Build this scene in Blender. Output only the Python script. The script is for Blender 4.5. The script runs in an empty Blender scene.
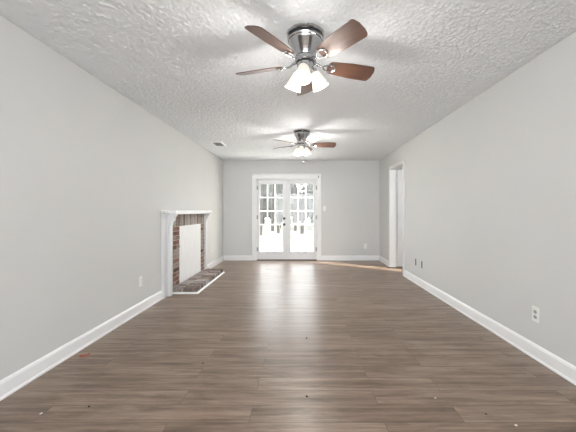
import bpy, bmesh, math, random
import numpy as np
from mathutils import Vector, Matrix
S = bpy.context.scene
C = S.collection
PI = math.pi

# ------------------------------------------------------------------ camera
CAMZ = 1.19
cd = bpy.data.cameras.new('camera'); cam = bpy.data.objects.new('camera', cd); C.objects.link(cam)
cam.location = (0, 0, CAMZ); cam.rotation_euler = (PI/2, 0, 0)
cd.sensor_width = 36; cd.lens = 18.75
cd.shift_x = -13.8/576; cd.shift_y = -4.5/576
cd.clip_start = 0.05; cd.clip_end = 300
S.camera = cam

# ------------------------------------------------------------------ world, sun, large lights, exposure
S.view_settings.view_transform = 'Standard'; S.view_settings.look = 'None'
S.view_settings.gamma = 1; S.view_settings.use_curve_mapping = False
S.view_settings.exposure = 0.1
w = bpy.data.worlds.new('sky'); S.world = w; w.use_nodes = True
wn = w.node_tree.nodes; wl = w.node_tree.links
bg = wn['Background']
bg.inputs['Color'].default_value = (0.96, 0.98, 1.0, 1); bg.inputs['Strength'].default_value = 11
sd = bpy.data.lights.new('sun', 'SUN'); sun = bpy.data.objects.new('sun', sd); C.objects.link(sun)
SUN_EL = math.radians(32)
sdir = Vector((0.843*math.cos(SUN_EL), -0.537*math.cos(SUN_EL), -math.sin(SUN_EL)))
sun.rotation_euler = sdir.to_track_quat('-Z', 'Y').to_euler(); sun.location = (-6, 14, 9)
sd.energy = 22.0; sd.angle = math.radians(0.6); sd.color = (1, 0.88, 0.70)

def area(name, loc, direction, sx, sy, power, color=(1, 1, 1), spread=PI):
    d = bpy.data.lights.new(name, 'AREA'); o = bpy.data.objects.new(name, d); C.objects.link(o)
    d.shape = 'RECTANGLE'; d.size = sx; d.size_y = sy; d.energy = power; d.color = color; d.spread = spread
    o.location = loc; o.rotation_euler = Vector(direction).to_track_quat('-Z', 'Z').to_euler()
    return o
REAR = -4.0
area('rear_fill_light', (0, REAR-0.15, 1.35), (0, 1, 0.45), 3.3, 1.9, 22, (0.93, 0.975, 1.0))  # added fill lamp behind the camera, tilted up towards the ceiling
area('hall_fill_light', (3.5, 5.0, 2.3), (-0.3, 0.6, -1), 0.8, 0.8, 30, (1.0, 0.99, 0.97))  # added area lamp that brightens the next room and its open door

# ------------------------------------------------------------------ helpers
def tag(o, label=None, cat=None, group=None, kind=None):
    if label: o['label'] = label
    if cat: o['category'] = cat
    if group: o['group'] = group
    if kind: o['kind'] = kind
    return o

def empty(name, loc=(0, 0, 0), rotz=0):
    o = bpy.data.objects.new(name, None); C.objects.link(o)
    o.empty_display_size = 0.1; o.location = loc; o.rotation_euler = (0, 0, rotz)
    return o

class MB:
    """collects shapes and links them as one mesh object"""
    def __init__(self): self.bm = bmesh.new()
    def box(self, lo, hi, bevel=0.0, seg=1, mat=None):
        r = bmesh.ops.create_cube(self.bm, size=1)
        vs = r['verts']
        for v in vs:
            v.co = Vector([lo[i] + (v.co[i]+0.5)*(hi[i]-lo[i]) for i in range(3)])
        if bevel > 0:
            es = list({e for v in vs for e in v.link_edges})
            q = bmesh.ops.bevel(self.bm, geom=es, offset=bevel, segments=seg, profile=0.5, affect='EDGES')
            vs = list({v for f in q['faces'] for v in f.verts} | {v for v in vs if v.is_valid})
        if mat is not None:
            for v in vs: v.co = mat @ v.co
        return self
    def prism(self, pts, a, b, axis='Y', mat=None):
        """closed outline pts (2d) extruded along axis from a to b"""
        def P(p, t):
            return {'X': (t, p[0], p[1]), 'Y': (p[0], t, p[1]), 'Z': (p[0], p[1], t)}[axis]
        v0 = [self.bm.verts.new(P(p, a)) for p in pts]; v1 = [self.bm.verts.new(P(p, b)) for p in pts]
        n = len(pts)
        self.bm.faces.new(v0); self.bm.faces.new(v1[::-1])
        for i in range(n): self.bm.faces.new((v0[i], v1[i], v1[(i+1) % n], v0[(i+1) % n]))
        if mat is not None:
            for v in v0+v1: v.co = mat @ v.co
        return self
    def lathe(self, prof, seg=40, mat=None, cap=True):
        """prof: list of (r, z)"""
        rings = []
        for r, z in prof:
            if r < 1e-6: rings.append([self.bm.verts.new((0, 0, z))])
            else: rings.append([self.bm.verts.new((r*math.cos(2*PI*k/seg), r*math.sin(2*PI*k/seg), z)) for k in range(seg)])
        for A, B in zip(rings, rings[1:]):
            for k in range(seg):
                k2 = (k+1) % seg
                if len(A) == 1 and len(B) == 1: continue
                if len(A) == 1: self.bm.faces.new((A[0], B[k], B[k2]))
                elif len(B) == 1: self.bm.faces.new((A[k], A[k2], B[0]))
                else: self.bm.faces.new((A[k], A[k2], B[k2], B[k]))
        if cap:
            for R_ in (rings[0], rings[-1]):
                if len(R_) > 2: self.bm.faces.new(R_)
        if mat is not None:
            for R_ in rings:
                for v in R_: v.co = mat @ v.co
        return self
    def tube(self, pts, r, seg=10, mat=None):
        pts = [Vector(p) for p in pts]; rings = []
        n = len(pts); rad = r if isinstance(r, (list, tuple)) else [r]*n
        for i, p in enumerate(pts):
            t = (pts[min(i+1, n-1)] - pts[max(i-1, 0)]).normalized()
            up = Vector((0, 0, 1)) if abs(t.z) < 0.95 else Vector((1, 0, 0))
            a = t.cross(up).normalized(); b = t.cross(a)
            rings.append([self.bm.verts.new(p + (a*math.cos(2*PI*k/seg) + b*math.sin(2*PI*k/seg))*rad[i]) for k in range(seg)])
        for A, B in zip(rings, rings[1:]):
            for k in range(seg): self.bm.faces.new((A[k], A[(k+1) % seg], B[(k+1) % seg], B[k]))
        self.bm.faces.new(rings[0]); self.bm.faces.new(rings[-1])
        if mat is not None:
            for R_ in rings:
                for v in R_: v.co = mat @ v.co
        return self
    def build(self, name, m, parent=None, smooth=False, loc=None):
        bmesh.ops.recalc_face_normals(self.bm, faces=self.bm.faces[:])
        me = bpy.data.meshes.new(name); self.bm.to_mesh(me); self.bm.free()
        o = bpy.data.objects.new(name, me); C.objects.link(o)
        if m: me.materials.append(m)
        if parent: o.parent = parent
        if loc: o.location = loc
        if smooth:
            me.polygons.foreach_set('use_smooth', [True]*len(me.polygons))
            me.set_sharp_from_angle(angle=math.radians(38))
        return o

# ------------------------------------------------------------------ materials
def new_mat(name):
    m = bpy.data.materials.new(name); m.use_nodes = True
    nt = m.node_tree
    return m, nt.nodes, nt.links, nt.nodes['Principled BSDF']

def node(ns, typ, **kw):
    n = ns.new(typ)
    for k, v in kw.items():
        if k in n.inputs: n.inputs[k].default_value = v
        else: setattr(n, k, v)
    return n

def coords(ns, ls, scale=(1, 1, 1), loc=(0, 0, 0)):
    tc = ns.new('ShaderNodeTexCoord'); mp = ns.new('ShaderNodeMapping')
    mp.inputs['Scale'].default_value = scale; mp.inputs['Location'].default_value = loc
    ls.new(tc.outputs['Object'], mp.inputs['Vector'])
    return mp.outputs['Vector']

def ramp(ns, stops):
    r = ns.new('ShaderNodeValToRGB'); e = r.color_ramp.elements
    while len(e) < len(stops): e.new(0.5)
    for x, (p, c) in zip(e, stops): x.position = p; x.color = (*c, 1) if len(c) == 3 else c
    return r

def mix(ns, ls, typ, fac, a, b):
    m = ns.new('ShaderNodeMix'); m.data_type = 'RGBA'; m.blend_type = typ
    for i, v in ((0, fac), (6, a), (7, b)):
        if hasattr(v, 'is_linked') or hasattr(v, 'links'): ls.new(v, m.inputs[i])
        else: m.inputs[i].default_value = v if i == 0 else (*v, 1)
    return m.outputs[2]

def paint(name, col, rough=0.55, bump=0.0, scale=120, spec=0.4, mottling=0.02):
    m, ns, ls, b = new_mat(name)
    v = coords(ns, ls)
    n = node(ns, 'ShaderNodeTexNoise', Scale=1.3, Detail=4.0); ls.new(v, n.inputs['Vector'])
    hi = tuple(min(1, c*(1+mottling)) for c in col); lo = tuple(c*(1-mottling) for c in col)
    r = ramp(ns, [(0.35, lo), (0.65, hi)]); ls.new(n.outputs['Fac'], r.inputs['Fac'])
    ls.new(r.outputs['Color'], b.inputs['Base Color'])
    b.inputs['Roughness'].default_value = rough; b.inputs['Specular IOR Level'].default_value = spec
    if bump:
        n2 = node(ns, 'ShaderNodeTexNoise', Scale=scale, Detail=2.0); ls.new(v, n2.inputs['Vector'])
        bp = node(ns, 'ShaderNodeBump', Strength=bump, Distance=0.003)
        ls.new(n2.outputs['Fac'], bp.inputs['Height']); ls.new(bp.outputs['Normal'], b.inputs['Normal'])
    return m

M_wall = paint('greige_wall_paint', (0.655, 0.66, 0.654), 0.7, 0.12, 160, 0.25, 0.012)
M_trim = paint('white_trim_paint', (0.86, 0.865, 0.875), 0.35, 0.0, 0, 0.4, 0.01)
M_door = paint('white_door_paint', (0.80, 0.81, 0.825), 0.38, 0.0, 0, 0.4, 0.012)
M_mantel_shaded = paint('shaded_mantel_paint', (0.70, 0.71, 0.725), 0.4, 0.0, 0, 0.4, 0.01)  # white trim paint darkened: shade of the sides put into the colour
M_plastic = paint('white_plate_plastic', (0.84, 0.84, 0.82), 0.3, 0, 0, 0.5, 0.0)
M_dark = paint('dark_slot', (0.03, 0.028, 0.026), 0.5, 0, 0, 0.4, 0.0)
M_darkplate = paint('dark_bronze_plate', (0.09, 0.085, 0.08), 0.4, 0, 0, 0.5, 0.0)
M_blocker = paint('sun_blocker_siding', (0.55, 0.53, 0.5), 0.8, 0.1, 30)

def metal(name, col, rough, aniso=0):
    m, ns, ls, b = new_mat(name)
    v = coords(ns, ls, (1, 1, 60))
    n = node(ns, 'ShaderNodeTexNoise', Scale=14.0, Detail=3.0); ls.new(v, n.inputs['Vector'])
    r = ramp(ns, [(0.3, (rough*0.8,)*3), (0.7, (rough*1.2,)*3)]); ls.new(n.outputs['Fac'], r.inputs['Fac'])
    ls.new(r.outputs['Color'], b.inputs['Roughness'])
    b.inputs['Base Color'].default_value = (*col, 1); b.inputs['Metallic'].default_value = 1
    return m
M_nickel = metal('brushed_nickel', (0.52, 0.53, 0.545), 0.22)
M_nickel2 = metal('dark_nickel', (0.10, 0.10, 0.105), 0.3)
M_knob = paint('black_hardware', (0.035, 0.032, 0.03), 0.35, 0, 0, 0.5, 0.0)
M_bronze = metal('aged_bronze', (0.10, 0.085, 0.075), 0.35)
M_hinge = metal('hinge_nickel', (0.33, 0.33, 0.33), 0.35)

# popcorn ceiling
def mk_ceiling():
    m, ns, ls, b = new_mat('popcorn_ceiling')
    v = coords(ns, ls)
    n1 = node(ns, 'ShaderNodeTexNoise', Scale=48.0, Detail=3.0, Roughness=0.62); ls.new(v, n1.inputs['Vector'])
    vo = node(ns, 'ShaderNodeTexVoronoi', Scale=70.0); ls.new(v, vo.inputs['Vector'])
    ad = ns.new('ShaderNodeMath'); ad.operation = 'MULTIPLY_ADD'
    ls.new(vo.outputs['Distance'], ad.inputs[0]); ad.inputs[1].default_value = -0.55; ls.new(n1.outputs['Fac'], ad.inputs[2])
    bp = node(ns, 'ShaderNodeBump', Strength=0.5, Distance=0.006)
    ls.new(ad.outputs[0], bp.inputs['Height']); ls.new(bp.outputs['Normal'], b.inputs['Normal'])
    b.inputs['Base Color'].default_value = (0.875, 0.90, 0.93, 1)
    b.inputs['Roughness'].default_value = 0.9; b.inputs['Specular IOR Level'].default_value = 0.1
    return m
M_ceil = mk_ceiling()

# vinyl plank floor, boards run across the room (X)
def mk_floor(name='vinyl_plank_floor'):
    m, ns, ls, b = new_mat(name)
    v = coords(ns, ls, (1, 1, 1), (0.3, -0.020, 0))
    br = node(ns, 'ShaderNodeTexBrick', offset=0.37, offset_frequency=2, squash=1.0)
    br.inputs['Scale'].default_value = 1.0
    br.inputs['Brick Width'].default_value = 1.22; br.inputs['Row Height'].default_value = 0.152
    br.inputs['Mortar Size'].default_value = 0.0014; br.inputs['Mortar Smooth'].default_value = 0.3; br.inputs['Bias'].default_value = 0.0
    br.inputs['Color1'].default_value = (0.0, 0, 0, 1); br.inputs['Color2'].default_value = (1, 1, 1, 1); br.inputs['Mortar'].default_value = (0.5, 0.5, 0.5, 1)
    ls.new(v, br.inputs['Vector'])
    # shift the grain from board to board
    sep = ns.new('ShaderNodeSeparateXYZ'); ls.new(v, sep.inputs[0])
    def math_(op, a, c):
        q = ns.new('ShaderNodeMath'); q.operation = op
        for i, t in enumerate((a, c)):
            if isinstance(t, (int, float)): q.inputs[i].default_value = t
            else: ls.new(t, q.inputs[i])
        return q.outputs[0]
    rowi = math_('FLOOR', math_('DIVIDE', sep.outputs[1], 0.152), 0)
    tint = ns.new('ShaderNodeSeparateColor'); ls.new(br.outputs['Color'], tint.inputs[0])
    off = math_('MULTIPLY_ADD', tint.outputs[0], 7.3)
    ls.new(math_('MULTIPLY', rowi, 3.17), off.node.inputs[2])
    cmb = ns.new('ShaderNodeCombineXYZ')
    ls.new(math_('ADD', math_('MULTIPLY', sep.outputs[0], 1.0), off), cmb.inputs[0])
    ls.new(sep.outputs[1], cmb.inputs[1]); ls.new(math_('MULTIPLY', rowi, 1.7), cmb.inputs[2])
    def grain(sx, sy, scale, detail, rough=0.6):
        mp = ns.new('ShaderNodeMapping'); mp.inputs['Scale'].default_value = (sx, sy, 1); ls.new(cmb.outputs[0], mp.inputs['Vector'])
        n = node(ns, 'ShaderNodeTexNoise', Scale=scale, Detail=detail, Roughness=rough); n.inputs['Distortion'].default_value = 0.4
        ls.new(mp.outputs[0], n.inputs['Vector']); return n.outputs['Fac']
    g1 = grain(0.8, 12, 1.6, 6, 0.65)
    g2 = grain(2.0, 60, 2.5, 5, 0.6)
    g3 = grain(2.2, 9, 1.5, 7, 0.7)
    r1 = ramp(ns, [(0.30, FL_DARK), (0.5, FL_MID), (0.72, FL_LIGHT)])
    ls.new(g1, r1.inputs['Fac'])
    r2 = ramp(ns, [(0.3, (0.80,)*3), (0.7, (1.14,)*3)]); ls.new(g2, r2.inputs['Fac'])
    c = mix(ns, ls, 'MULTIPLY', 1.0, r1.outputs['Color'], r2.outputs['Color'])
    r4 = ramp(ns, [(0.34, (0.72, 0.70, 0.68)), (0.50, (1.0, 1.0, 1.0)), (0.68, (1.12, 1.11, 1.10))]); ls.new(g3, r4.inputs['Fac'])
    c = mix(ns, ls, 'MULTIPLY', 1.0, c, r4.outputs['Color'])
    r3 = ramp(ns, [(0.0, (0.90, 0.89, 0.88)), (1.0, (1.08, 1.08, 1.08))]); ls.new(tint.outputs[0], r3.inputs['Fac'])
    c = mix(ns, ls, 'MULTIPLY', 1.0, c, r3.outputs['Color'])
    c = mix(ns, ls, 'MIX', br.outputs['Fac'], c, (0.09, 0.075, 0.065))
    ls.new(c, b.inputs['Base Color'])
    rr = ramp(ns, [(0.2, (0.27,)*3), (0.8, (0.37,)*3)]); ls.new(g2, rr.inputs['Fac']); ls.new(rr.outputs['Color'], b.inputs['Roughness'])
    b.inputs['Specular IOR Level'].default_value = 0.3
    bp = node(ns, 'ShaderNodeBump', Strength=0.12, Distance=0.002); ls.new(g2, bp.inputs['Height']); ls.new(bp.outputs['Normal'], b.inputs['Normal'])
    return m
FL_DARK = (0.135, 0.093, 0.067); FL_MID = (0.242, 0.178, 0.136); FL_LIGHT = (0.345, 0.267, 0.211)
M_floor = mk_floor()

def noisy(name, c1, c2, scale, rough=0.9):
    m, ns, ls, b = new_mat(name)
    v = coords(ns, ls)
    n = node(ns, 'ShaderNodeTexNoise', Scale=scale, Detail=6.0, Roughness=0.7); ls.new(v, n.inputs['Vector'])
    r = ramp(ns, [(0.3, c1), (0.7, c2)]); ls.new(n.outputs['Fac'], r.inputs['Fac'])
    ls.new(r.outputs['Color'], b.inputs['Base Color']); b.inputs['Roughness'].default_value = rough
    return m
def brick_mat2(name, cols):
    """every brick its own tone, mottled and sooty"""
    m, ns, ls, b = new_mat(name)
    tc = ns.new('ShaderNodeTexCoord'); g = ns.new('ShaderNodeNewGeometry')
    n = node(ns, 'ShaderNodeTexNoise', Scale=11.0, Detail=5.0, Roughness=0.7); ls.new(tc.outputs['Object'], n.inputs['Vector'])
    k = ns.new('ShaderNodeMath'); k.operation = 'MULTIPLY_ADD'; k.inputs[1].default_value = 0.72; ls.new(g.outputs['Random Per Island'], k.inputs[0])
    k2 = ns.new('ShaderNodeMath'); k2.operation = 'MULTIPLY'; k2.inputs[1].default_value = 0.32; ls.new(n.outputs['Fac'], k2.inputs[0]); ls.new(k2.outputs[0], k.inputs[2])
    r = ramp(ns, [(0.12, cols[0]), (0.36, cols[1]), (0.62, cols[2]), (0.90, cols[3])]); ls.new(k.outputs[0], r.inputs['Fac'])
    n2 = node(ns, 'ShaderNodeTexNoise', Scale=65.0, Detail=4.0, Roughness=0.75); ls.new(tc.outputs['Object'], n2.inputs['Vector'])
    r2 = ramp(ns, [(0.34, (0.45,)*3), (0.66, (1.45,)*3)]); ls.new(n2.outputs['Fac'], r2.inputs['Fac'])
    c = mix(ns, ls, 'MULTIPLY', 1.0, r.outputs['Color'], r2.outputs['Color'])
    ls.new(c, b.inputs['Base Color']); b.inputs['Roughness'].default_value = 0.9; b.inputs['Specular IOR Level'].default_value = 0.2
    bp = node(ns, 'ShaderNodeBump', Strength=0.7, Distance=0.004); ls.new(n2.outputs['Fac'], bp.inputs['Height']); ls.new(bp.outputs['Normal'], b.inputs['Normal'])
    return m
M_brick_col = brick_mat2('red_and_grey_brick', ((0.06, 0.042, 0.04), (0.25, 0.13, 0.10), (0.31, 0.235, 0.205), (0.38, 0.34, 0.31)))
M_brick_sold = brick_mat2('grey_brown_brick', ((0.15, 0.12, 0.105), (0.27, 0.23, 0.205), (0.38, 0.335, 0.305), (0.54, 0.50, 0.465)))
M_brick_hearth = brick_mat2('hearth_brick', ((0.10, 0.08, 0.075), (0.25, 0.195, 0.175), (0.35, 0.305, 0.285), (0.50, 0.46, 0.44)))
M_mortar = noisy('grey_mortar', (0.30, 0.285, 0.27), (0.45, 0.43, 0.41), 40)
def mk_panel():
    m, ns, ls, b = new_mat('whitewashed_board')
    v = coords(ns, ls, (1, 26, 1.2))
    n = node(ns, 'ShaderNodeTexNoise', Scale=2.2, Detail=6.0, Roughness=0.65); ls.new(v, n.inputs['Vector'])
    r = ramp(ns, [(0.3, (0.73, 0.735, 0.745)), (0.62, (0.88, 0.885, 0.89))]); ls.new(n.outputs['Fac'], r.inputs['Fac'])
    ls.new(r.outputs['Color'], b.inputs['Base Color']); b.inputs['Roughness'].default_value = 0.6
    return m
M_panel = mk_panel()

def mk_wood(name, dark, light):
    m, ns, ls, b = new_mat(name)
    v = coords(ns, ls, (3, 40, 40))
    n = node(ns, 'ShaderNodeTexNoise', Scale=2.0, Detail=6.0, Roughness=0.6); ls.new(v, n.inputs['Vector'])
    r = ramp(ns, [(0.3, dark), (0.7, light)]); ls.new(n.outputs['Fac'], r.inputs['Fac'])
    ls.new(r.outputs['Color'], b.inputs['Base Color']); b.inputs['Roughness'].default_value = 0.38
    b.inputs['Coat Weight'].default_value = 0.6; b.inputs['Coat Roughness'].default_value = 0.3
    return m
M_blade = mk_wood('walnut_fan_blade', (0.060, 0.030, 0.021), (0.135, 0.064, 0.042))

def mk_shade():
    m, ns, ls, b = new_mat('lit_frosted_glass')
    lw = ns.new('ShaderNodeTexNoise'); lw.inputs['Scale'].default_value = 30
    b.inputs['Base Color'].default_value = (0.74, 0.70, 0.64, 1); b.inputs['Roughness'].default_value = 0.4
    r = ramp(ns, [(0.3, (1.0, 0.86, 0.66)), (0.7, (1.0, 0.92, 0.78))]); ls.new(lw.outputs['Fac'], r.inputs['Fac'])
    ls.new(r.outputs['Color'], b.inputs['Emission Color']); b.inputs['Emission Strength'].default_value = 0.3
    return m
M_shade = mk_shade()
def mk_bulb():
    m, ns, ls, b = new_mat('lit_bulb')
    b.inputs['Base Color'].default_value = (0.9, 0.9, 0.88, 1)
    b.inputs['Emission Color'].default_value = (1, 0.86, 0.66, 1); b.inputs['Emission Strength'].default_value = 9.0
    return m
M_bulb = mk_bulb()

def mk_glass():
    m, ns, ls, b = new_mat('clear_window_glass'); ns.remove(b)
    out = ns['Material Output']
    t = ns.new('ShaderNodeBsdfTransparent'); t.inputs['Color'].default_value = (0.96, 0.97, 0.97, 1)
    g = ns.new('ShaderNodeBsdfGlossy'); g.inputs['Roughness'].default_value = 0.02
    f = ns.new('ShaderNodeFresnel'); f.inputs['IOR'].default_value = 1.45
    mx = ns.new('ShaderNodeMixShader'); gm = ns.new('ShaderNodeNewGeometry'); sb = ns.new('ShaderNodeMath'); sb.operation = 'SUBTRACT'; sb.inputs[0].default_value = 1; ls.new(gm.outputs['Backfacing'], sb.inputs[1])
    mu = ns.new('ShaderNodeMath'); mu.operation = 'MULTIPLY'; ls.new(f.outputs[0], mu.inputs[0]); ls.new(sb.outputs[0], mu.inputs[1])
    ls.new(mu.outputs[0], mx.inputs[0]); ls.new(t.outputs[0], mx.inputs[1]); ls.new(g.outputs[0], mx.inputs[2])
    ls.new(mx.outputs[0], out.inputs['Surface'])
    return m
M_glass = mk_glass()
def mk_grille():
    m, ns, ls, b = new_mat('white_plastic_grille'); ns.remove(b)
    out = ns['Material Output']
    d = ns.new('ShaderNodeBsdfDiffuse'); d.inputs['Color'].default_value = (0.9, 0.9, 0.9, 1)
    t = ns.new('ShaderNodeBsdfTranslucent'); t.inputs['Color'].default_value = (0.9, 0.9, 0.9, 1)
    mx = ns.new('ShaderNodeMixShader'); mx.inputs[0].default_value = 0.4
    ls.new(d.outputs[0], mx.inputs[1]); ls.new(t.outputs[0], mx.inputs[2]); ls.new(mx.outputs[0], out.inputs['Surface'])
    return m
M_grille = mk_grille()

M_lawn = noisy('dry_lawn', (0.05, 0.052, 0.042), (0.085, 0.085, 0.072), 3)
M_patio = noisy('concrete_patio', (0.62, 0.62, 0.61), (0.72, 0.72, 0.70), 5)
M_bark = noisy('bark', (0.03, 0.028, 0.026), (0.07, 0.066, 0.062), 12)
M_leaf = noisy('foliage', (0.040, 0.043, 0.039), (0.072, 0.075, 0.070), 8)
M_red = noisy('red_scrap_paint', (0.30, 0.07, 0.045), (0.46, 0.14, 0.10), 60)
M_crumb_l = noisy('pale_crumb', (0.55, 0.53, 0.5), (0.75, 0.73, 0.7), 90)
M_crumb_d = noisy('dark_crumb', (0.03, 0.025, 0.02), (0.08, 0.07, 0.06), 90)

# ------------------------------------------------------------------ the room
XL, XR, YB, H = -1.914, 1.894, 7.31, 2.44
T = 0.12
def struct(o, label, cat): return tag(o, label, cat, kind='structure')
HX, HY0 = 4.6, 4.2          # hall beyond the right wall
struct(MB().box((XL-T, REAR-T, -0.1), (XR, YB+T, 0)).build('floor', M_floor), 'brown vinyl plank floor with boards running across the room', 'floor')
struct(MB().box((XR, HY0, -0.1), (HX, YB+T, 0)).build('floor_hall', M_floor), 'brown plank floor of the next room beyond the doorway', 'floor')
# popcorn texture: a fine lumpy underside over the stretch in view, flat boards elsewhere
def popcorn(x0, x1, y0, y1, z, step, depth):
    nx, ny = int(round((x1-x0)/step))+1, int(round((y1-y0)/step))+1
    rng = np.random.default_rng(5)
    def blur(a, k):
        for ax in (0, 1):
            b = a.copy()
            for d in range(1, k+1): b = b + np.roll(a, d, ax) + np.roll(a, -d, ax)
            a = b/(2*k+1)
        return a
    def nrm(a): return (a-a.mean())/a.std()
    h = nrm(rng.random((ny, nx))) + 0.5*nrm(blur(rng.random((ny, nx)), 1))
    h = np.clip(h, -1.4, 2.4)+1.4
    zz = z - h*depth/3.8
    zz[0, :] = zz[-1, :] = z; zz[:, 0] = zz[:, -1] = z
    xs = np.linspace(x0, x1, nx); ys = np.linspace(y0, y1, ny)
    co = np.empty((ny, nx, 3)); co[..., 0] = xs[None, :]; co[..., 1] = ys[:, None]; co[..., 2] = zz
    idx = np.arange(nx*ny).reshape(ny, nx)
    q = np.stack([idx[:-1, :-1], idx[1:, :-1], idx[1:, 1:], idx[:-1, 1:]], -1).reshape(-1, 4)
    me = bpy.data.meshes.new('ceiling'); me.vertices.add(nx*ny); me.vertices.foreach_set('co', co.ravel())
    me.loops.add(q.size); me.loops.foreach_set('vertex_index', q.ravel())
    me.polygons.add(len(q)); me.polygons.foreach_set('loop_start', np.arange(0, q.size, 4)); me.polygons.foreach_set('loop_total', np.full(len(q), 4))
    me.polygons.foreach_set('use_smooth', np.ones(len(q), bool))
    me.update(calc_edges=True)
    return me
cme = popcorn(XL, XR, 0.9, YB, H, 0.0085, 0.0105)
cbm = bmesh.new(); cbm.from_mesh(cme); bpy.data.meshes.remove(cme)
def cbox(lo, hi):
    q = bmesh.ops.create_cube(cbm, size=1)
    for v in q['verts']: v.co = Vector([lo[i]+(v.co[i]+0.5)*(hi[i]-lo[i]) for i in range(3)])
cbox((XL-T, 0.9, H+0.001), (XR+T, YB+T, H+0.1)); cbox((XL-T, REAR-T, H), (XR+T, 0.9, H+0.1))
cm2 = bpy.data.meshes.new('ceiling'); cbm.to_mesh(cm2); cbm.free(); cm2.materials.append(M_ceil)
co_ = bpy.data.objects.new('ceiling', cm2); C.objects.link(co_)
struct(co_, 'white popcorn textured ceiling over the long room', 'ceiling')
struct(MB().box((XR+T, HY0, H), (HX, YB+T, H+0.1)).build('ceiling_hall', M_ceil), 'white ceiling of the next room beyond the doorway', 'ceiling')
struct(MB().box((XL-T, REAR-T, 0), (XL, YB+T, H)).build('wall_left', M_wall), 'plain light greige wall on the left behind the fireplace', 'wall')
# right wall with a doorway
DY0, DY1, DZ = 5.585, 6.41, 2.085
mb = MB(); mb.box((XR, REAR-T, 0), (XR+T, DY0-0.02, H)); mb.box((XR, DY1+0.02, 0), (XR+T, YB+T, H)); mb.box((XR, DY0-0.02, DZ+0.02), (XR+T, DY1+0.02, H))
struct(mb.build('wall_right', M_wall), 'plain light greige wall on the right with an open doorway', 'wall')
# back wall with the french door opening
FX0, FX1, FZ = -1.115, 0.385, 1.985
mb = MB(); mb.box((XL, YB, 0), (FX0, YB+T, H)); mb.box((FX1, YB, 0), (XR, YB+T, H)); mb.box((FX0, YB, FZ), (FX1, YB+T, H))
struct(mb.build('wall_back', M_wall), 'light greige end wall around the white french doors', 'wall')
# rear wall behind the camera with a wide window opening
mb = MB(); mb.box((XL, REAR-T, 0), (-1.7, REAR, H)); mb.box((1.7, REAR-T, 0), (XR, REAR, H)); mb.box((-1.7, REAR-T, 0), (1.7, REAR, 0.35)); mb.box((-1.7, REAR-T, 2.3), (1.7, REAR, H))
struct(mb.build('wall_rear', M_wall), 'greige wall behind the viewer with a wide window opening', 'wall')
mb = MB(); mb.box((HX, HY0, 0), (HX+T, YB+T, H)); mb.box((XR+T, HY0-T, 0), (HX+T, HY0, H)); mb.box((XR+T, YB, 0), (HX, YB+T, H))
struct(mb.build('wall_hall', M_wall), 'light walls of the next room beyond the doorway', 'wall')

# baseboards: tall flat board with eased top and a small shoe
BH = 0.118
def base_prof(): return [(0, 0), (0.022, 0), (0.022, 0.012), (0.015, 0.02), (0.014, BH-0.022), (0.009, BH-0.008), (0.004, BH), (0, BH)]
def baseboard(name, axis, wall, sgn, a, b, label):
    pts = [(wall+sgn*x, z) for x, z in base_prof()]
    o = MB().prism(pts, a, b, axis).build(name, M_trim)
    return struct(o, label, 'baseboard')
baseboard('baseboard_left_near', 'Y', XL, 1, REAR, 4.08, 'white baseboard along the left wall, nearer stretch before the fireplace')
baseboard('baseboard_left_far', 'Y', XL, 1, 5.92, YB, 'white baseboard along the left wall, far stretch past the fireplace')
baseboard('baseboard_right_near', 'Y', XR, -1, REAR, 5.52, 'white baseboard along the right wall, nearer stretch before the doorway')
baseboard('baseboard_right_far', 'Y', XR, -1, 6.475, YB, 'short white baseboard on the right wall past the doorway')
baseboard('baseboard_back_left', 'X', YB, -1, XL, -1.213, 'white baseboard on the end wall left of the french doors')
baseboard('baseboard_back_right', 'X', YB, -1, 0.478, XR, 'white baseboard on the end wall right of the french doors')

# casing of the french doors (inside face of the end wall) with jambs and sill
cx0, cx1 = -1.21, 0.475; cw = 0.10
mb = MB()
mb.box((cx0, YB-0.022, 0), (cx0+cw, YB, FZ+0.02), 0.004); mb.box((cx1-cw, YB-0.022, 0), (cx1, YB, FZ+0.02), 0.004)
mb.box((cx0, YB-0.024, FZ-0.003), (cx1, YB, FZ+0.125), 0.005)
mb.box((cx0, YB-0.034, FZ+0.108), (cx1, YB-0.02, FZ+0.125), 0.004)
mb.box((FX0, YB, 0), (FX0+0.022, YB+T, FZ)); mb.box((FX1-0.022, YB, 0), (FX1, YB+T, FZ)); mb.box((FX0, YB, FZ-0.022), (FX1, YB+T, FZ))
for xa, xb in ((FX0+0.02, FX0+0.036), (FX1-0.036, FX1-0.02)): mb.box((xa, YB+0.053, 0.018), (xb, YB+0.075, FZ-0.02))
mb.box((FX0+0.02, YB+0.053, FZ-0.036), (FX1-0.02, YB+0.075, FZ-0.02))
t1 = struct(mb.build('trim_1', M_trim), 'wide white casing framing the french doors', 'door frame')
MB().box((FX0+0.022, YB-0.01, 0), (FX1-0.022, YB+T, 0.018), 0.004).build('sill', M_bronze, t1)

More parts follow.
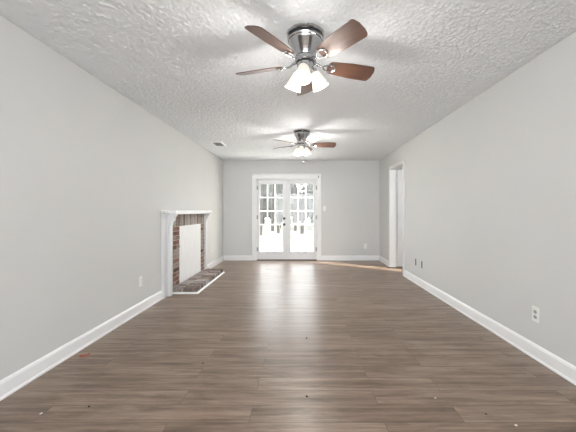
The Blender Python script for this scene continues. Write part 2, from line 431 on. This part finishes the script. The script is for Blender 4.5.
# ------------------------------------------------------------------ french doors (leaf origin at hinge bottom, +x towards the middle, y into the wall)
def french_leaf(name, hx, sgn, W, g0, g1, label, knobs):
    r = empty(name, (hx, YB+0.006, 0)); struct(r, label, 'french door')
    z0, z1 = 0.022, FZ-0.026; th = 0.044
    gz0, gz1 = 0.212, 1.862
    X = lambda a: sgn*a
    def bx(mb, a, b, c, d, y0, y1, bev=0.0): mb.box((min(X(a), X(b)), y0, c), (max(X(a), X(b)), y1, d), bev)
    mb = MB()
    bx(mb, 0.003, g0, z0, z1, 0, th, 0.002); bx(mb, g1, W, z0, z1, 0, th, 0.002)
    bx(mb, g0, g1, z0, gz0, 0, th); bx(mb, g0, g1, gz1, z1, 0, th)
    # raised glazing bead around the glass
    e = 0.018
    bx(mb, g0-e, g0+0.004, gz0-e, gz1+e, -0.008, 0.004, 0.003); bx(mb, g1-0.004, g1+e, gz0-e, gz1+e, -0.008, 0.004, 0.003)
    bx(mb, g0-e, g1+e, gz0-e, gz0+0.004, -0.008, 0.004, 0.003); bx(mb, g0-e, g1+e, gz1-0.004, gz1+e, -0.008, 0.004, 0.003)
    mb.build('leaf_frame', M_door, r)
    mb = MB(); bx(mb, g0, g1, gz0, gz1, 0.021, 0.025); mb.build('glass_pane', M_glass, r)
    mb = MB()
    for k in (1, 2):
        c = g0+(g1-g0)*k/3; bx(mb, c-0.0145, c+0.0145, gz0, gz1, 0.008, 0.02, 0.003)
    for k in range(1, 5):
        c = gz0+(gz1-gz0)*k/5; bx(mb, g0, g1, c-0.0145, c+0.0145, 0.008, 0.02, 0.003)
    mb.build('muntin_grid', M_grille, r)
    for z in (0.27, 1.05, 1.77):
        mb = MB(); mb.lathe([(0.0085, -0.05), (0.0085, 0.05)], 12, Matrix.Translation((X(0.0), -0.008, z)))
        mb.box((min(X(0.0), X(0.022)), -0.006, z-0.045), (max(X(0.0), X(0.022)), 0.002, z+0.045))
        mb.build('hinge', M_hinge, r, True)
    if knobs:
        kx = W-0.062
        R90 = lambda z: Matrix.Translation((X(kx), 0, z)) @ Matrix.Rotation(PI/2, 4, 'X')
        MB().lathe([(0.034, 0), (0.034, 0.006), (0.014, 0.012), (0.012, 0.03), (0.026, 0.042), (0.031, 0.055), (0.027, 0.068), (0.001, 0.073)], 28, R90(0.875)).build('knob', M_knob, r, True)
        mb = MB().lathe([(0.033, 0), (0.033, 0.008), (0.026, 0.014), (0.001, 0.015)], 28, R90(1.02)); mb.box((X(kx)-0.006, -0.03, 1.0), (X(kx)+0.006, -0.012, 1.04), 0.003)
        mb.build('deadbolt', M_knob, r, True)
    else:
        mb = MB(); bx(mb, W-0.012, W+0.016, z0, z1, -0.014, 0.0, 0.003); mb.build('astragal', M_door, r)
    return r
M0 = -0.365
french_leaf('door_1', FX0+0.025, 1, M0-(FX0+0.025)-0.002, 0.065, 0.628, 'left white french door leaf, with dark knob and deadbolt', True)
french_leaf('door_2', FX1-0.025, -1, (FX1-0.025)-M0-0.006, 0.075, 0.635, 'right white french door leaf, without a knob', False)
# small brackets at the casing corners
for x, z, side in ((-1.185, 2.085, 'left'), (0.405, 2.035, 'right')):
    mb = MB(); y = YB-0.024 if side == 'right' else YB-0.034
    mb.box((-0.009, -0.006, -0.026), (0.009, 0, 0.026), 0.002); mb.tube([(0, -0.004, 0), (0, -0.022, 0), (0, -0.026, 0.012)], 0.005)
    b_ = mb.build('curtain_bracket', M_bronze, None, False, (x, YB-0.0235, z))
    if side == 'left': b_.scale = (0.6, 1, 0.5)
    tag(b_, 'tiny dark bracket at the upper %s corner of the french door casing' % side, 'bracket')

# ------------------------------------------------------------------ doorway casing and the open panel door beyond
mb = MB(); cw = 0.062
y0, y1, zt = DY0-cw, DY1+cw, DZ+cw
for xa, xb in ((XR-0.018, XR), (XR+T, XR+T+0.018)):
    mb.box((xa, y0, 0), (xb, DY0, zt), 0.004); mb.box((xa, DY1, 0), (xb, y1, zt), 0.004); mb.box((xa, DY0, DZ), (xb, DY1, zt), 0.004)
mb.box((XR, DY0-0.02, 0), (XR+T, DY0, DZ)); mb.box((XR, DY1, 0), (XR+T, DY1+0.02, DZ)); mb.box((XR, DY0-0.02, DZ), (XR+T, DY1+0.02, DZ+0.02))
struct(mb.build('trim_2', M_trim), 'white casing and jambs around the open doorway in the right wall', 'door frame')
d3 = empty('door_3', (XR+T+0.019, DY1-0.04, 0)); struct(d3, 'white panelled door standing open inside the doorway on the right', 'door')
mb = MB(); W, zb, zt3, th = 0.79, 0.022, DZ-0.012, 0.036
px = [(0.11, 0.355), (0.435, 0.68)]; pz = [(0.24, 0.80), (0.93, 1.55), (1.66, 1.93)]
for a, b in ((0, 0.11), (0.355, 0.435), (0.68, W)): mb.box((a, 0, zb), (b, th, zt3), 0.0015)
zs = [zb, 0.24, 0.80, 0.93, 1.55, 1.66, 1.93, zt3]
for a, b in px:
    for k in range(0, 8, 2): mb.box((a, 0, zs[k]), (b, th, zs[k+1]), 0.0015)
mb.build('leaf_frame', M_door, d3)
mb = MB()
for a, b in px:
    for c, d in pz:
        mb.box((a-0.002, 0.012, c-0.002), (b+0.002, th-0.012, d+0.002)); mb.box((a+0.03, 0.005, c+0.03), (b-0.03, th-0.005, d-0.03), 0.006)
mb.build('panel', M_door, d3)
Rk = Matrix.Translation((W-0.06, 0, 0.95)) @ Matrix.Rotation(PI/2, 4, 'X')
MB().lathe([(0.032, 0), (0.032, 0.006), (0.013, 0.012), (0.012, 0.03), (0.027, 0.044), (0.026, 0.062), (0.001, 0.068)], 24, Rk).build('knob', M_nickel, d3, True)

# ------------------------------------------------------------------ fireplace on the left wall (origin on the floor against the wall)
fp = empty('fireplace', (XL, 4.985, 0))
tag(fp, 'brick fireplace with white mantel, closed by a white board, on the left wall', 'fireplace')
def fy(y): return y-4.985
BX = 0.044; LX = 0.077; SX = 0.160
HZ = 0.082
LN0, LN1, LF0, LF1 = 4.20, 4.27, 5.76, 5.83
PY0, PY1, PZ = 4.60, 5.565, 0.965
random.seed(4)
def bricks(mb, ya, yb, za, zb, row, length, stagger):
    """boxes laid in courses on a mortar bed, faces a little uneven"""
    n = max(1, round((zb-za)/row)); rh = (zb-za)/n
    for k in range(n):
        y = ya - (length/2 if (stagger and k % 2) else 0)
        while y < yb-0.005:
            a, b = max(ya, y), min(yb, y+length)
            if b-a > 0.02:
                mb.box((0.01, fy(a)+0.006, za+k*rh+0.006), (BX+random.uniform(-0.003, 0.003), fy(b)-0.006, za+(k+1)*rh-0.006), 0.003)
            y += length
for a, b in ((LN1, PY0), (PY1, LF0)):
    bed = MB().box((0, fy(a), HZ), (BX-0.008, fy(b), PZ)).build('brick_column', M_mortar, fp)
    mb = MB(); bricks(mb, a, b, HZ, PZ, 0.068, 0.21, True); mb.build('brick', M_brick_col, bed)
bed = MB().box((0, fy(LN1), PZ), (BX-0.008, fy(LF0), PZ+0.2)).build('brick_soldier_course', M_mortar, fp)
mb = MB(); n = 22
for k in range(n):
    a, b = LN1+(LF0-LN1)*k/n, LN1+(LF0-LN1)*(k+1)/n
    mb.box((0.01, fy(a)+0.006, PZ+0.004), (BX+random.uniform(-0.003, 0.003), fy(b)-0.006, PZ+0.2), 0.003)
mb.build('brick', M_brick_sold, bed)
MB().box((0, fy(PY0), HZ), (BX-0.004, fy(PY1), PZ), 0.002).build('cover_board', M_panel, fp)['label'] = 'white brushed board closing the firebox'
for a, b in ((LN0, LN1), (LF0, LF1)):
    MB().box((0, fy(a), 0), (LX, fy(b), 1.0), 0.003).build('leg', M_mantel_shaded, fp)
for a, b in ((4.08, LN0), (LF1, 5.915)):
    mb = MB(); mb.box((0, fy(a), 0), (0.034, fy(b), 1.16), 0.003)
    lo, hi = (a-0.004, a+0.014) if a < 5 else (b-0.014, b+0.004)
    mb.box((0.0, fy(lo), 0), (0.041, fy(hi), 1.158), 0.003)
    mb.box((0, fy(a)-(0.01 if a < 5 else 0), 1.125), (0.05, fy(b)+(0 if a < 5 else 0.01), 1.162), 0.004)
    mb.build('side_trim', M_mantel_shaded, fp)
prof = [(0, 0.985), (LX, 0.985), (LX+0.006, 1.005), (LX+0.014, 1.045), (LX+0.034, 1.06), (LX+0.042, 1.085), (LX+0.05, 1.115), (LX+0.068, 1.13), (LX+0.07, 1.164), (0, 1.164)]
for a, b in ((LN0-0.004, LN1+0.004), (LF0-0.004, LF1+0.004)):
    MB().prism(prof, fy(a), fy(b), 'Y').build('corbel', M_mantel_shaded, fp)
mb = MB(); mb.box((0, fy(LN0)-0.012, 1.168), (SX, fy(LF1)+0.012, 1.208), 0.005); mb.box((0, fy(4.07), 1.176), (0.055, fy(5.92), 1.205), 0.004)
mb.box((BX, fy(LN1)-0.002, 1.15), (SX-0.02, fy(LF0)+0.002, 1.17), 0.003)
mb.build('mantel_shelf', M_trim, fp)
# raised hearth laid in bricks
he = MB().box((0, fy(4.345), 0), (0.386, fy(5.825), HZ-0.010)).build('hearth_slab', M_mortar, fp)
HB = []
mb = MB(); n = 21; y = 4.345; step = (5.825-4.345)/n
for k in range(n):
    for (xa, xb) in ((0.047, 0.186), (0.190, 0.392)):
        dz = random.uniform(-0.0025, 0.002)
        mb.box((xa+0.003, fy(y+k*step)+(0.005 if k else -0.001), 0.012), (xb-0.002+random.uniform(0, .004), fy(y+(k+1)*step)-(0.005 if k < n-1 else -0.001), HZ+dz), 0.004)
mb.build('hearth_brick', M_brick_hearth, fp)
mb = MB()
sh = [(0, 0), (0.020, 0), (0.018, 0.012), (0.010, 0.021), (0, 0.023)]
mb.prism([(0.394+x, z) for x, z in sh], fy(4.345)-0.016, fy(5.825)+0.016, 'Y')
mb.prism([(fy(4.343)-x, z) for x, z in sh], BX, 0.41, 'X'); mb.prism([(fy(5.827)+x, z) for x, z in sh], BX, 0.41, 'X')
mb.build('shoe_moulding', M_trim, fp)

# ------------------------------------------------------------------ ceiling fans
def make_fan():
    r = empty('ceiling_fan')
    MB().lathe([(0.0, 0), (0.128, 0), (0.132, -0.006), (0.132, -0.016), (0.126, -0.022), (0.0, -0.022)], 56).build('ceiling_canopy', M_nickel, r, True)
    MB().lathe([(0.0, -0.02), (0.115, -0.02), (0.119, -0.045), (0.0, -0.045)], 56).build('vent_band', M_nickel2, r, True)
    MB().lathe([(0.0, -0.044), (0.124, -0.044), (0.126, -0.048), (0.123, -0.056), (0.114, -0.060), (0.110, -0.074), (0.102, -0.080), (0.094, -0.105), (0.086, -0.112), (0.078, -0.135),
                (0.065, -0.150), (0.063, -0.166), (0.0, -0.166)], 56).build('motor_housing', M_nickel, r, True)
    MB().lathe([(0.0, -0.164), (0.070, -0.164), (0.072, -0.168), (0.070, -0.172), (0.0, -0.172)], 48).build('dark_ring', M_nickel2, r, True)
    MB().lathe([(0.0, -0.171), (0.072, -0.171), (0.074, -0.178), (0.074, -0.196), (0.068, -0.202), (0.0, -0.202)], 48).build('flywheel', M_nickel, r, True)
    MB().lathe([(0.0, -0.201), (0.062, -0.201), (0.064, -0.206), (0.058, -0.209), (0.0, -0.209)], 48).build('dark_ring', M_nickel2, r, True)
    MB().lathe([(0.0, -0.208), (0.056, -0.208), (0.058, -0.214), (0.058, -0.250), (0.052, -0.262), (0.030, -0.272), (0.012, -0.276), (0.0, -0.277)], 48).build('switch_housing', M_nickel, r, True)
    zb = -0.212
    for k in range(5):
        a = math.radians(72*k)
        # blade outline along +x
        L0, L1 = 0.165, 0.526
        wr, wt = 0.053, 0.070
        pts = [(L0, -wr), ]
        pts = []
        for t in range(7):                              # root, rounded
            q = PI/2 + PI*t/6; pts.append((L0+0.03+0.03*math.cos(q), wr*math.sin(q)))
        pts.append((0.34, -wt*0.97))
        for cx, cy, s0 in ((L1-0.024, -wt+0.024, -PI/2),):
            for t in range(6):
                q = s0 + PI/2*t/5*0.8; pts.append((cx+0.024*math.cos(q), cy+0.024*math.sin(q)))
        pts.append((L1+0.008, -0.025)); pts.append((L1+0.008, 0.025))
        for t in range(6):
            q = PI/2*0.2 + PI/2*0.8*t/5; pts.append((L1-0.024+0.024*math.cos(q), wt-0.024+0.024*math.sin(q)))
        pts.append((0.34, wt*0.97))
        mb = MB().prism(pts, -0.003, 0.003, 'Z')
        b = mb.build('blade', M_blade, r)
        b.matrix_local = Matrix.Rotation(a, 4, 'Z') @ Matrix.Translation((0, 0, zb)) @ Matrix.Rotation(math.radians(-19), 4, 'X')
        # blade iron: forked arm with a loop under the blade
        mb = MB()
        mb.tube([(0.062, 0, 0.018), (0.09, 0, 0.012), (0.115, 0, -0.004), (0.135, 0, -0.008)], [0.011, 0.010, 0.009, 0.009], 10)
        loop = []
        for t in range(25):
            q = PI + 2*PI*t/24
            rr = 1.0
            loop.append((0.178+0.045*math.cos(q), 0.030*math.sin(q)*(1.0+0.25*math.cos(q)), -0.0075))
        mb.tube(loop, 0.0055, 8)
        for sx, sy in ((0.19, 0.028), (0.19, -0.028), (0.222, 0.0)):
            mb.lathe([(0.0, -0.014), (0.006, -0.0125), (0.007, -0.004), (0.0, -0.004)], 10, Matrix.Translation((sx, sy, 0)))
        mb.build('blade_iron', M_nickel, b, True)
    for k in range(3):
        a = math.radians(LK0 + 120*k)
        arm = MB().tube([(0.040, 0, -0.235), (0.056, 0, -0.238), (0.066, 0, -0.248)], 0.010, 12).lathe(
            [(0.0, 0.0), (0.020, 0.0), (0.024, -0.006), (0.024, -0.024), (0.0, -0.024)], 24, Matrix.Translation((0.060, 0, -0.242)) @ Matrix.Rotation(math.radians(-27), 4, 'Y')).build('lamp_arm', M_nickel, r, True)
        arm.rotation_euler.z = a
        Tm = Matrix.Translation((0.060, 0, -0.242)) @ Matrix.Rotation(math.radians(-27), 4, 'Y')
        outer = [(0.022, -0.020), (0.030, -0.026), (0.037, -0.045), (0.043, -0.070), (0.0515, -0.100), (0.059, -0.128), (0.061, -0.134)]
        inner = [(p[0]-0.003, p[1]) for p in outer[::-1]]
        sh = MB().lathe(outer+inner, 36, Tm, cap=False).build('lamp_shade', M_shade, r, True); sh.rotation_euler.z = a
        bl = MB().lathe([(0.0, -0.022), (0.013, -0.024), (0.014, -0.045), (0.026, -0.07), (0.029, -0.088), (0.024, -0.105), (0.012, -0.114), (0.0, -0.116)], 20, Tm).build('light_bulb', M_bulb, sh, True)
    return r
LK0 = -118
fan = make_fan()
tag(fan, 'nickel ceiling fan with five walnut blades, the large one nearest the viewer', 'ceiling fan', 'ceiling fans')
def copy_tree(o, parent=None):
    c = o.copy(); C.objects.link(c)
    if parent: c.parent = parent; c.matrix_parent_inverse = o.matrix_parent_inverse
    for ch in list(o.children): copy_tree(ch, c)
    return c
fan2 = copy_tree(fan)
fan.location = (0.025, 2.11, H); fan.rotation_euler.z = math.radians(18)
for ch in fan2.children:
    if ch.name.startswith(('lamp_arm', 'lamp_shade')): ch.rotation_euler.z += math.radians(20)
fan2.location = (0.0, 4.65, H); fan2.rotation_euler.z = math.radians(4)
tag(fan2, 'nickel ceiling fan with five blades hanging farther back, before the french doors', 'ceiling fan', 'ceiling fans')
mb = MB(); mb.tube([(0.03, 0, -0.268), (0.03, 0, -0.47)], 0.0014, 6)
for k in range(34): mb.lathe([(0, -0.0022), (0.0022, 0), (0, 0.0022)], 6, Matrix.Translation((0.03, 0, -0.272-0.006*k)))
pc = mb.build('pull_chain', M_nickel, fan2)
MB().lathe([(0, -0.468), (0.004, -0.47), (0.009, -0.486), (0.009, -0.498), (0.004, -0.506), (0, -0.507)], 14, Matrix.Translation((0.03, 0, 0))).build('chain_fob', M_bronze, pc, True)
# the lamps' own light
for f in (fan, fan2):
    for k in range(3):
        a = f.rotation_euler.z + math.radians(LK0+120*k+(20 if f is fan2 else 0))
        d = bpy.data.lights.new('fan_lamp', 'POINT'); d.energy = 9.0 if f is fan else 14.0; d.color = (1, 0.965, 0.91); d.shadow_soft_size = 0.06
        o = bpy.data.objects.new('fan_lamp', d); C.objects.link(o)
        o.location = f.location + Vector((0.135*math.cos(a), 0.135*math.sin(a), -0.39))

# ------------------------------------------------------------------ plates on the walls (built facing +x, origin at the back of the plate)
def outlet(loc, rotz, label, group=None, plate=None, kind='duplex', dark=None, cat='outlet'):
    r = empty('wall_outlet' if kind == 'duplex' else ('light_switch' if kind == 'switch' else 'wall_plate'), loc, rotz); tag(r, label, cat, group)
    MB().box((0, -0.036, -0.060), (0.006, 0.036, 0.060), 0.003, 2).build('cover_plate', plate or M_plastic, r)
    if kind == 'duplex':
        for z in (-0.021, 0.021):
            mb = MB()
            pts = []
            for t in range(16):
                q = 2*PI*t/16; pts.append((0.0175*math.cos(q), max(-0.0135, min(0.0135, 0.0175*math.sin(q)))+z))
            mb.prism(pts, 0.004, 0.0085, 'X')
            f = mb.build('receptacle', dark or M_plastic, r)
            mb = MB(); mb.box((0.008, -0.009, z-0.001), (0.0092, -0.0065, z+0.008)); mb.box((0.008, 0.0065, z-0.001), (0.0092, 0.009, z+0.007)); mb.lathe([(0, 0), (0.003, 0), (0.003, 0.0012), (0, 0.0012)], 10, Matrix.Translation((0.008, 0, z-0.008)) @ Matrix.Rotation(PI/2, 4, 'Y'))
            mb.build('slot', M_dark, f)
        MB().lathe([(0, 0), (0.003, 0), (0.003, 0.001), (0, 0.0015)], 12, Matrix.Translation((0.006, 0, 0)) @ Matrix.Rotation(PI/2, 4, 'Y')).build('screw', M_hinge, r)
    elif kind == 'switch':
        MB().box((0.004, -0.010, -0.016), (0.008, 0.010, 0.016), 0.001).build('switch_surround', M_plastic, r)
        MB().box((-0.004, -0.004, -0.006), (0.014, 0.004, 0.006), 0.001, 1, Matrix.Translation((0.006, 0, 0.003)) @ Matrix.Rotation(-0.4, 4, 'Y')).build('toggle', M_plastic, r)
        for z in (-0.03, 0.03): MB().lathe([(0, 0), (0.003, 0), (0.003, 0.001), (0, 0.0015)], 12, Matrix.Translation((0.006, 0, z)) @ Matrix.Rotation(PI/2, 4, 'Y')).build('screw', M_hinge, r)
    else:
        MB().box((0.004, -0.024, -0.056), (0.0068, 0.024, 0.056), 0.0005).build('slot', M_dark, r)
    return r
M_rec = paint('grey_receptacle', (0.42, 0.42, 0.41), 0.4, 0, 0, 0.5, 0.0)
outlet((XL, 3.555, 0.363), 0, 'white wall outlet low on the left wall, nearer side of the fireplace')
outlet((XL, 6.41, 0.385), 0, 'white wall outlet low on the left wall, past the fireplace')
outlet((XR, 2.426, 0.358), PI, 'white wall outlet with grey sockets on the right wall, nearest the viewer', None, None, 'duplex', M_rec)
outlet((XR, 4.967, 0.354), PI, 'white wall plate with a dark slot on the right wall, closer to the doorway', 'slotted wall plates', None, 'jack', None, 'wall plate')
outlet((XR, 4.715, 0.354), PI, 'white wall plate with a dark slot on the right wall, farther from the doorway', 'slotted wall plates', None, 'jack', None, 'wall plate')
outlet((1.547, YB, 0.345), -PI/2, 'white wall outlet low on the end wall, right of the french doors')
outlet((0.555, YB, 1.265), -PI/2, 'white light switch beside the right edge of the french door casing', None, None, 'switch', None, 'light switch')

# ceiling register
rg = empty('ceiling_vent', (-1.53, 5.5, H)); tag(rg, 'white ceiling air vent with dark slots near the left wall', 'air vent')
mb = MB()
for a, b in (((-0.10, -0.17), (0.10, -0.145)), ((-0.10, 0.145), (0.10, 0.17)), ((-0.10, -0.15), (-0.075, 0.15)), ((0.075, -0.15), (0.10, 0.15))):
    mb.box((a[0], a[1], -0.022), (b[0], b[1], 0), 0.004)
mb.build('vent_frame', M_trim, rg)
MB().box((-0.08, -0.15, -0.015), (0.08, 0.15, -0.0005)).build('duct_opening', M_dark, rg)
for k in range(9):
    x = -0.066+0.0165*k
    MB().box((-0.0035, -0.148, -0.0008), (0.0035, 0.148, 0.0008), 0, 1, Matrix.Translation((x, 0, -0.018)) @ Matrix.Rotation(0.7, 4, 'Y')).build('louvre', M_trim, rg)

# ------------------------------------------------------------------ scraps on the floor
random.seed(11)
def scrap(name, x, y, sx, sy, sz, m, label, cat):
    bm = bmesh.new(); bmesh.ops.create_icosphere(bm, subdivisions=2, radius=1)
    for v in bm.verts:
        k = 1+random.uniform(-0.22, 0.22)
        v.co = Vector((v.co.x*sx*k, v.co.y*sy*k, max(v.co.z, -0.7)*sz*k))
    z0 = min(v.co.z for v in bm.verts)
    for v in bm.verts: v.co.z -= z0
    q = MB(); q.bm.free(); q.bm = bm
    o = q.build(name, m, None, True, (x, y, 0.0)); o.rotation_euler.z = random.uniform(0, 3)
    return tag(o, label, cat)
# curled red chip
mb = MB(); N = 8; rows = []
for i in range(N+1):
    u = i/N; row = []
    for j in range(4):
        vv = j/3
        row.append((u*0.058-0.029, (vv-0.5)*0.030*(1-0.5*abs(u-0.5)), 0.0015+0.012*(u-0.35)**2*2+0.003*math.sin(5*vv)**2))
    rows.append([mb.bm.verts.new(p) for p in row])
for i in range(N):
    for j in range(3): mb.bm.faces.new((rows[i][j], rows[i+1][j], rows[i+1][j+1], rows[i][j+1]))
rd = mb.build('paper_scrap', M_red, None, True, (-1.785, 2.47, 0.0)); rd.rotation_euler.z = 0.35; rd.scale = (1.2, 1.3, 1.3)
sm = rd.modifiers.new('thickness', 'SOLIDIFY'); sm.thickness = 0.0015; sm.offset = 1
tag(rd, 'small curled red scrap on the floor beside the left baseboard', 'scrap')
scrap('crumb', -1.533, 1.763, 0.008, 0.006, 0.004, M_crumb_l, 'pale crumb on the floor in the near left corner of view', 'crumb')
scrap('crumb', -1.295, 1.826, 0.006, 0.007, 0.004, M_crumb_d, 'dark crumb on the floor near the left, right of the pale crumb', 'crumb')
scrap('crumb', -0.773, 2.346, 0.007, 0.006, 0.004, M_crumb_d, 'dark crumb on the floor left of centre, level with the red scrap', 'crumb')
scrap('crumb', 0.044, 2.811, 0.007, 0.009, 0.006, M_crumb_d, 'dark crumb mid floor, farthest of the two below the fans', 'crumb')
scrap('crumb', 0.033, 1.925, 0.004, 0.010, 0.005, M_crumb_d, 'dark crumb mid floor, nearest of the two below the fans', 'crumb')
scrap('crumb', 1.189, 1.667, 0.008, 0.006, 0.004, M_crumb_l, 'pale crumb on the floor in the near right part of view', 'crumb')
scrap('crumb', 0.85, 1.91, 0.006, 0.005, 0.003, M_crumb_l, 'tiny pale crumb right of centre, farther off than the other right ones', 'crumb')
scrap('crumb', 1.08, 1.76, 0.006, 0.005, 0.003, M_crumb_d, 'tiny dark crumb on the right beside the pale crumb', 'crumb')

# ------------------------------------------------------------------ outside the french doors
struct(MB().box((-3.6, YB+T, -0.16), (3.5, 10.6, -0.06)).build('floor_patio', M_patio), 'pale concrete patio outside the french doors', 'patio')
struct(MB().box((-40, YB+T, -0.3), (40, 60, -0.16)).build('ground', M_lawn), 'pale lawn of the backyard beyond the patio', 'lawn')
struct(MB().box((-9, YB+T+0.02, -0.16), (-3.64, 9.5, 4.2)).build('wall_sun_blocker', M_blocker), 'added unseen wall left of the patio that blocks most of the sun', 'wall')  # added out of view, its edge trims the sun to a floor streak
M_bounce = paint('white_bounce_siding', (0.82, 0.82, 0.81), 0.7, 0.1, 30)
mb = MB(); mb.box((1.75, YB+T+0.02, -0.16), (1.9, 11.2, 3.2))  # added out of view as a reflector, throws sun onto the left wall
for k in range(17): mb.prism([(1.735, -0.1+0.19*k), (1.752, 0.09+0.19*k), (1.752, -0.1+0.19*k)], YB+T+0.02, 11.2, 'Y')
struct(mb.build('wall_bounce', M_bounce), 'added unseen white sided wall right of the patio that bounces sunlight indoors', 'wall')
def lumpy(mb, c, r, seed, n=1):
    rnd = random.Random(seed)
    q = bmesh.ops.create_icosphere(mb.bm, subdivisions=3, radius=1)
    for v in q['verts']:
        k = 1 + 0.16*math.sin(7*v.co.x+seed)*math.cos(6*v.co.y-seed) + 0.14*math.sin(9*v.co.z+2*seed) + rnd.uniform(-0.12, 0.12)
        v.co = Vector(c) + Vector((v.co.x*r[0], v.co.y*r[1], v.co.z*r[2]))*k
def tree(x, y, h, tr, label, seed):
    r = empty('tree', (x, y, -0.16)); tag(r, label, 'tree', 'backyard trees')
    rnd = random.Random(seed)
    mb = MB(); mb.tube([(0, 0, 0), (rnd.uniform(-.1, .1), 0, h*0.3), (rnd.uniform(-.15, .15), 0, h*0.6), (0, 0, h)], [tr*1.25, tr, tr*0.7, tr*0.15], 10)
    mb.build('trunk', M_bark, r, True)
    for k in range(7):                                  # bare winter branches
        a = rnd.uniform(0, 2*PI); z = h*(0.22+0.09*k); L = h*rnd.uniform(0.10, 0.16)
        mb = MB(); d = Vector((math.cos(a), math.sin(a), 1.3)).normalized()
        p0 = Vector((0, 0, z)); p1 = p0+d*L*0.5; p2 = p1+(d+Vector((0, 0, 0.4))).normalized()*L*0.6
        mb.tube([p0, p1, p2], [tr*0.4, tr*0.25, tr*0.08], 7)
        for q in range(4):
            u = rnd.uniform(0.3, 1); b0 = p0.lerp(p1, u); e = Vector((rnd.uniform(-1, 1), rnd.uniform(-1, 1), rnd.uniform(0.3, 1.3))).normalized()
            mb.tube([b0, b0+e*L*0.3, b0+e*L*0.55+Vector((0, 0, L*0.1))], [tr*0.15, tr*0.1, tr*0.04], 5)
        mb.build('branch', M_bark, r, True)
def shrub(x, y, w_, h_, label, seed):
    r = empty('shrub', (x, y, -0.16)); tag(r, label, 'shrub', 'backyard shrubs')
    rnd = random.Random(seed); mb = MB()
    for k in range(5): lumpy(mb, (rnd.uniform(-.4, .4)*w_, rnd.uniform(-.2, .2)*w_, h_*rnd.uniform(0.42, 0.6)), (w_*0.38, w_*0.34, h_*0.42), seed+k)
    mb.build('foliage', M_leaf, r)
    MB().tube([(0, 0, 0), (0, 0, h_*0.4)], [0.05, 0.03], 8).build('stem', M_bark, r)
for i, (x, y, h, tr) in enumerate([(-2.35, 17.0, 5.5, .09), (-1.45, 18.5, 6, .08), (-.75, 16.6, 5.2, .075), (.0, 18.2, 6, .09), (.75, 16.8, 5.5, .08), (-2.0, 20.6, 6.5, .1), (-.45, 20.8, 6.4, .09)]):
    tree(x, y, h, tr, 'hazy bare trunked tree in the bright backyard seen through the french doors', 20+i)
for i, (x, y, w_, h_) in enumerate([(-4.9, 24.5, 1.7, 4.6), (-1.75, 24.8, 1.7, 4.9), (1.4, 24.5, 1.7, 4.7), (-3.4, 29.5, 1.8, 5.4), (0.0, 29.8, 1.8, 5.2), (3.3, 29.5, 1.8, 5.4)]):
    shrub(x, y, w_, h_, 'hazy grey green shrub in the bright backyard seen through the french doors', 60+i)
